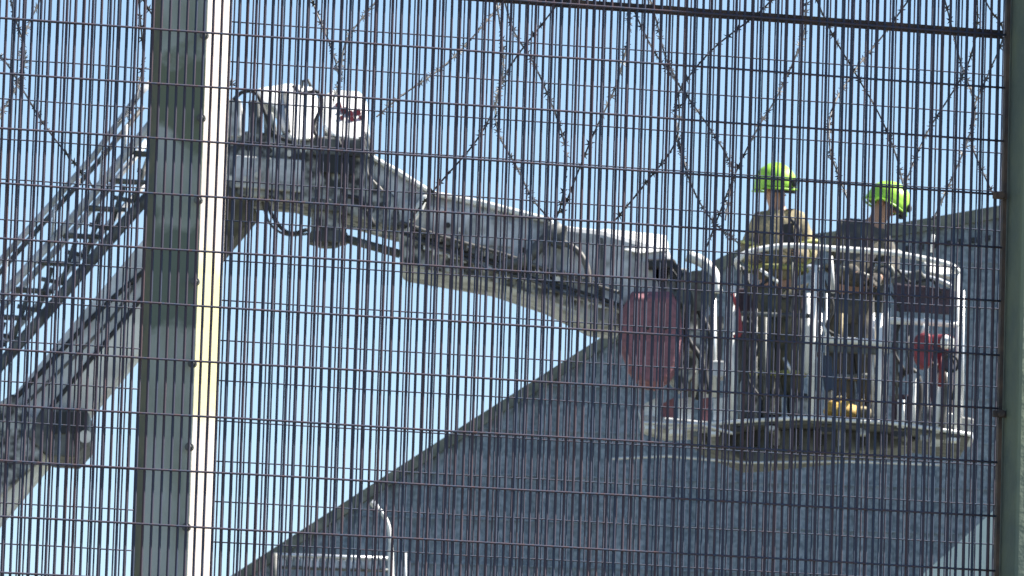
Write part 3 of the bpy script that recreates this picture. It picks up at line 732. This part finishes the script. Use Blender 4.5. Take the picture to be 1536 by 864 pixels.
p2, q2 = person(PY + .05, dict(pelvis=(1272, 450), waist=(1277, 412), chest=(1292, 362), neck=(1313, 332), head=(1327, 311), shL=(1268, 346), elL=(1256, 396, .0), haL=(1284, 412, -.2),
    shR=(1324, 356), elR=(1338, 402, -.08), haR=(1320, 416, -.25), hipL=(1260, 458), knL=(1262, 536, -.06), anL=(1266, 606), footL=(1266, 642), hipR=(1290, 458), knR=(1298, 534, -.06), anR=(1304, 606), footR=(1304, 642)),
    'person in a lime helmet and dark jacket bending forward over the cage controls', M['navy'], Vector((.82, -.38, -.42)))
# breathing kit on the upright person's chest
bm = NB(); prism(bm, [(1172, 336), (1190, 334), (1192, 366), (1176, 370)], PY - .23, .05); link('chest_radio', bm, M['black'], p1, bevel=.006)
bm = NB(); tube(bm, smoothpts([P(1184, 326, PY - .2), P(1198, 345, PY - .24), P(1190, 370, PY - .23)], 5), .014, 8); link('hose', bm, M['black'], p1, smooth=True)

# ------------------------------------------------------------------ buildings
def wall_mat(name, c1, c2, sc, bump):
    m = mat(name, c1, .8, 0, c2, sc, bump=bump, bscale=9, spec=.2, lo=.35, hi=.65)
    return m
M['clad'] = wall_mat('ribbed_dark_cladding', (.135, .165, .195), (.265, .305, .345), 16, 1.0)
M['verge'] = mat('verge_trim', (.10, .11, .09), .7, 0, (.2, .2, .16), 6)
M['pale'] = mat('pale_render', (.5, .58, .56), .85, 0, (.42, .5, .5), 2)
YW = 92.0
top = [(60, 1062), (360, 864), (640, 682), (930, 497), (1075, 398), (1130, 372), (1353, 343), (1508, 316), (1700, 290), (1900, 300)]
def topz(x):
    for (a, b_), (c_, d_) in zip([(P(*t, YW).x, P(*t, YW).z) for t in top], [(P(*t, YW).x, P(*t, YW).z) for t in top[1:]]):
        if a <= x <= c_: return b_ + (d_ - b_) * (x - a) / (c_ - a)
    return 5
bx = P(900, 600, YW)
bld = empty('large_building', (bx.x, YW, 0), 'large dark grey clad building with a long sloping roof edge behind the cage', 'building')
x0 = P(60, 1062, YW).x; x1 = P(1900, 300, YW).x
bm = NB(); cols = []
nx = int((x1 - x0) / .042)
prof = [0, .0, .035, .05, .05, .035]
for i in range(nx + 1):
    x = x0 + (x1 - x0) * i / nx; z = topz(x); y = YW - prof[i % 6]
    cols.append([bm.verts.new((x, y, zz_)) for zz_ in (0, z * .5, z)])
for a_, b_ in zip(cols, cols[1:]):
    for k in range(2): bm.faces.new((a_[k], b_[k], b_[k + 1], a_[k + 1]))
link('front_wall', bm, M['clad'], bld)
# lap joints of the sheets
bm = NB()
for py in range(380, 1200, 68):
    zc = P(1000, py, YW).z
    xs = [x0 + (x1 - x0) * i / 200 for i in range(201)]; xs = [x for x in xs if topz(x) > zc + .1]
    if len(xs) > 2: box(bm, ((xs[0] + xs[-1]) / 2, YW - .055, zc), (xs[-1] - xs[0], .012, .02))
link('lap_joint', bm, M['clad'], bld)
# roof: closed volume going back from the gable
bm = NB(); T = [P(*t, YW) for t in top]; f = [bm.verts.new(t + Vector((0, -.15, .06))) for t in T]; g = [bm.verts.new(t + Vector((0, 22, .06))) for t in T]
f2 = [bm.verts.new(t + Vector((0, -.15, -.10))) for t in T]; g2 = [bm.verts.new(t + Vector((0, 22, -.10))) for t in T]
for i in range(len(T) - 1):
    bm.faces.new((f[i], f[i + 1], g[i + 1], g[i])); bm.faces.new((f2[i], f2[i + 1], f[i + 1], f[i])); bm.faces.new((g2[i], g2[i + 1], g[i + 1], g[i])); bm.faces.new((f2[i], g2[i], g2[i + 1], f2[i + 1]))
link('roof', bm, M['verge'], bld)
# side and back walls
bm = NB(); box(bm, (x0 + .1, YW + 11, T[0].z / 2), (.2, 22, T[0].z)); box(bm, (x1 - .1, YW + 11, T[-1].z / 2), (.2, 22, T[-1].z)); box(bm, ((x0 + x1) / 2, YW + 21.9, T[0].z / 2), (x1 - x0, .2, T[0].z))
link('side_wall', bm, M['clad'], bld)
# dark vents near the right edge of the wall
for i in range(7):
    x = 1362 + i * 20; y = 372 - i * 2.6
    bm = NB(); prism(bm, [(x - 4, y - 3), (x + 4, y - 4), (x + 4, y + 4), (x - 4, y + 5)], YW - .09, .06); link('vent', bm, M['black'], bld)

# pale building lower right
YP = 80.0
pts = [(1372, 872), (1440, 812), (1505, 752), (1560, 704), (1700, 704), (1700, 1400), (1372, 1400)]
pb2 = empty('small_building', (*P(1500, 800, YP).xy, 0), 'pale rendered building corner showing beside the green post, lower right', 'building')
bm = NB(); F2 = [bm.verts.new(P(x, y, YP)) for x, y in pts[:5]]
lowz = [bm.verts.new((P(1700, 704, YP).x, P(1700, 704, YP).y, 0)), bm.verts.new((P(1372, 872, YP).x, P(1372, 872, YP).y, 0))]
ring = F2 + lowz; bk = [bm.verts.new(v.co + Vector((0, 8, 0))) for v in ring]
bm.faces.new(ring); bm.faces.new(bk[::-1])
for i in range(len(ring)): j = (i + 1) % len(ring); bm.faces.new((ring[i], bk[i], bk[j], ring[j]))
link('wall', bm, M['pale'], pb2)
bm = NB(); prism(bm, [(1492, 828), (1506, 826), (1506, 872), (1490, 872)], YP - .05, .04); link('window', bm, M['blue'], pb2)

# street lamp in front of the wall, lower left
YL = 70.0
lp = empty('street_lamp', (*P(587, 900, YL).xy, 0), 'thin pale pole with a curved top before the dark wall', 'lamp')
q = [P(587, 900, YL)]; g0 = Vector((q[0].x, q[0].y, 0))
bm = NB(); tube(bm, [g0, P(587, 880, YL), P(586, 830, YL)] + smoothpts([P(586, 815, YL), P(583, 790, YL), P(575, 772, YL), P(562, 757, YL)], 5), [.03] * 3 + [.020] * 16, 10); link('pole', bm, M['white'], lp, smooth=True)
bm = NB(); tube(bm, [P(565, 761, YL), P(557, 753, YL)], .03, 8); link('lamp_head', bm, M['alu'], lp)
# sunlit guardrail run
gr = empty('roof_guardrail', P(500, 864, YL + 1), 'sunlit white slatted parapet below the sloping roof edge, lower left', 'guardrail')
bm = NB()
for i in range(17):
    x = 412 + i * 10; y = 833 + i * .35
    prism(bm, [(x, y), (x + 6, y + .3), (x + 6, y + 16), (x, y + 15)], YL + 1, .12, 0, .03)
link('slats', bm, M['grey_paint'], gr)
pipe('top_rail', [(408, 832), (590, 838)], YL + 1.02, .02, M['alu'], gr)
pipe('lower_rail', [(408, 850), (590, 856)], YL + 1.02, .02, M['dgrey'], gr)
pipe('post', [(608, 828), (608, 900)], YL + 1, .014, M['grey_paint'], gr)
pipe('post', [(412, 830), (412, 900)], YL + 1, .03, M['dgrey'], gr)
for nm in ():
    pass
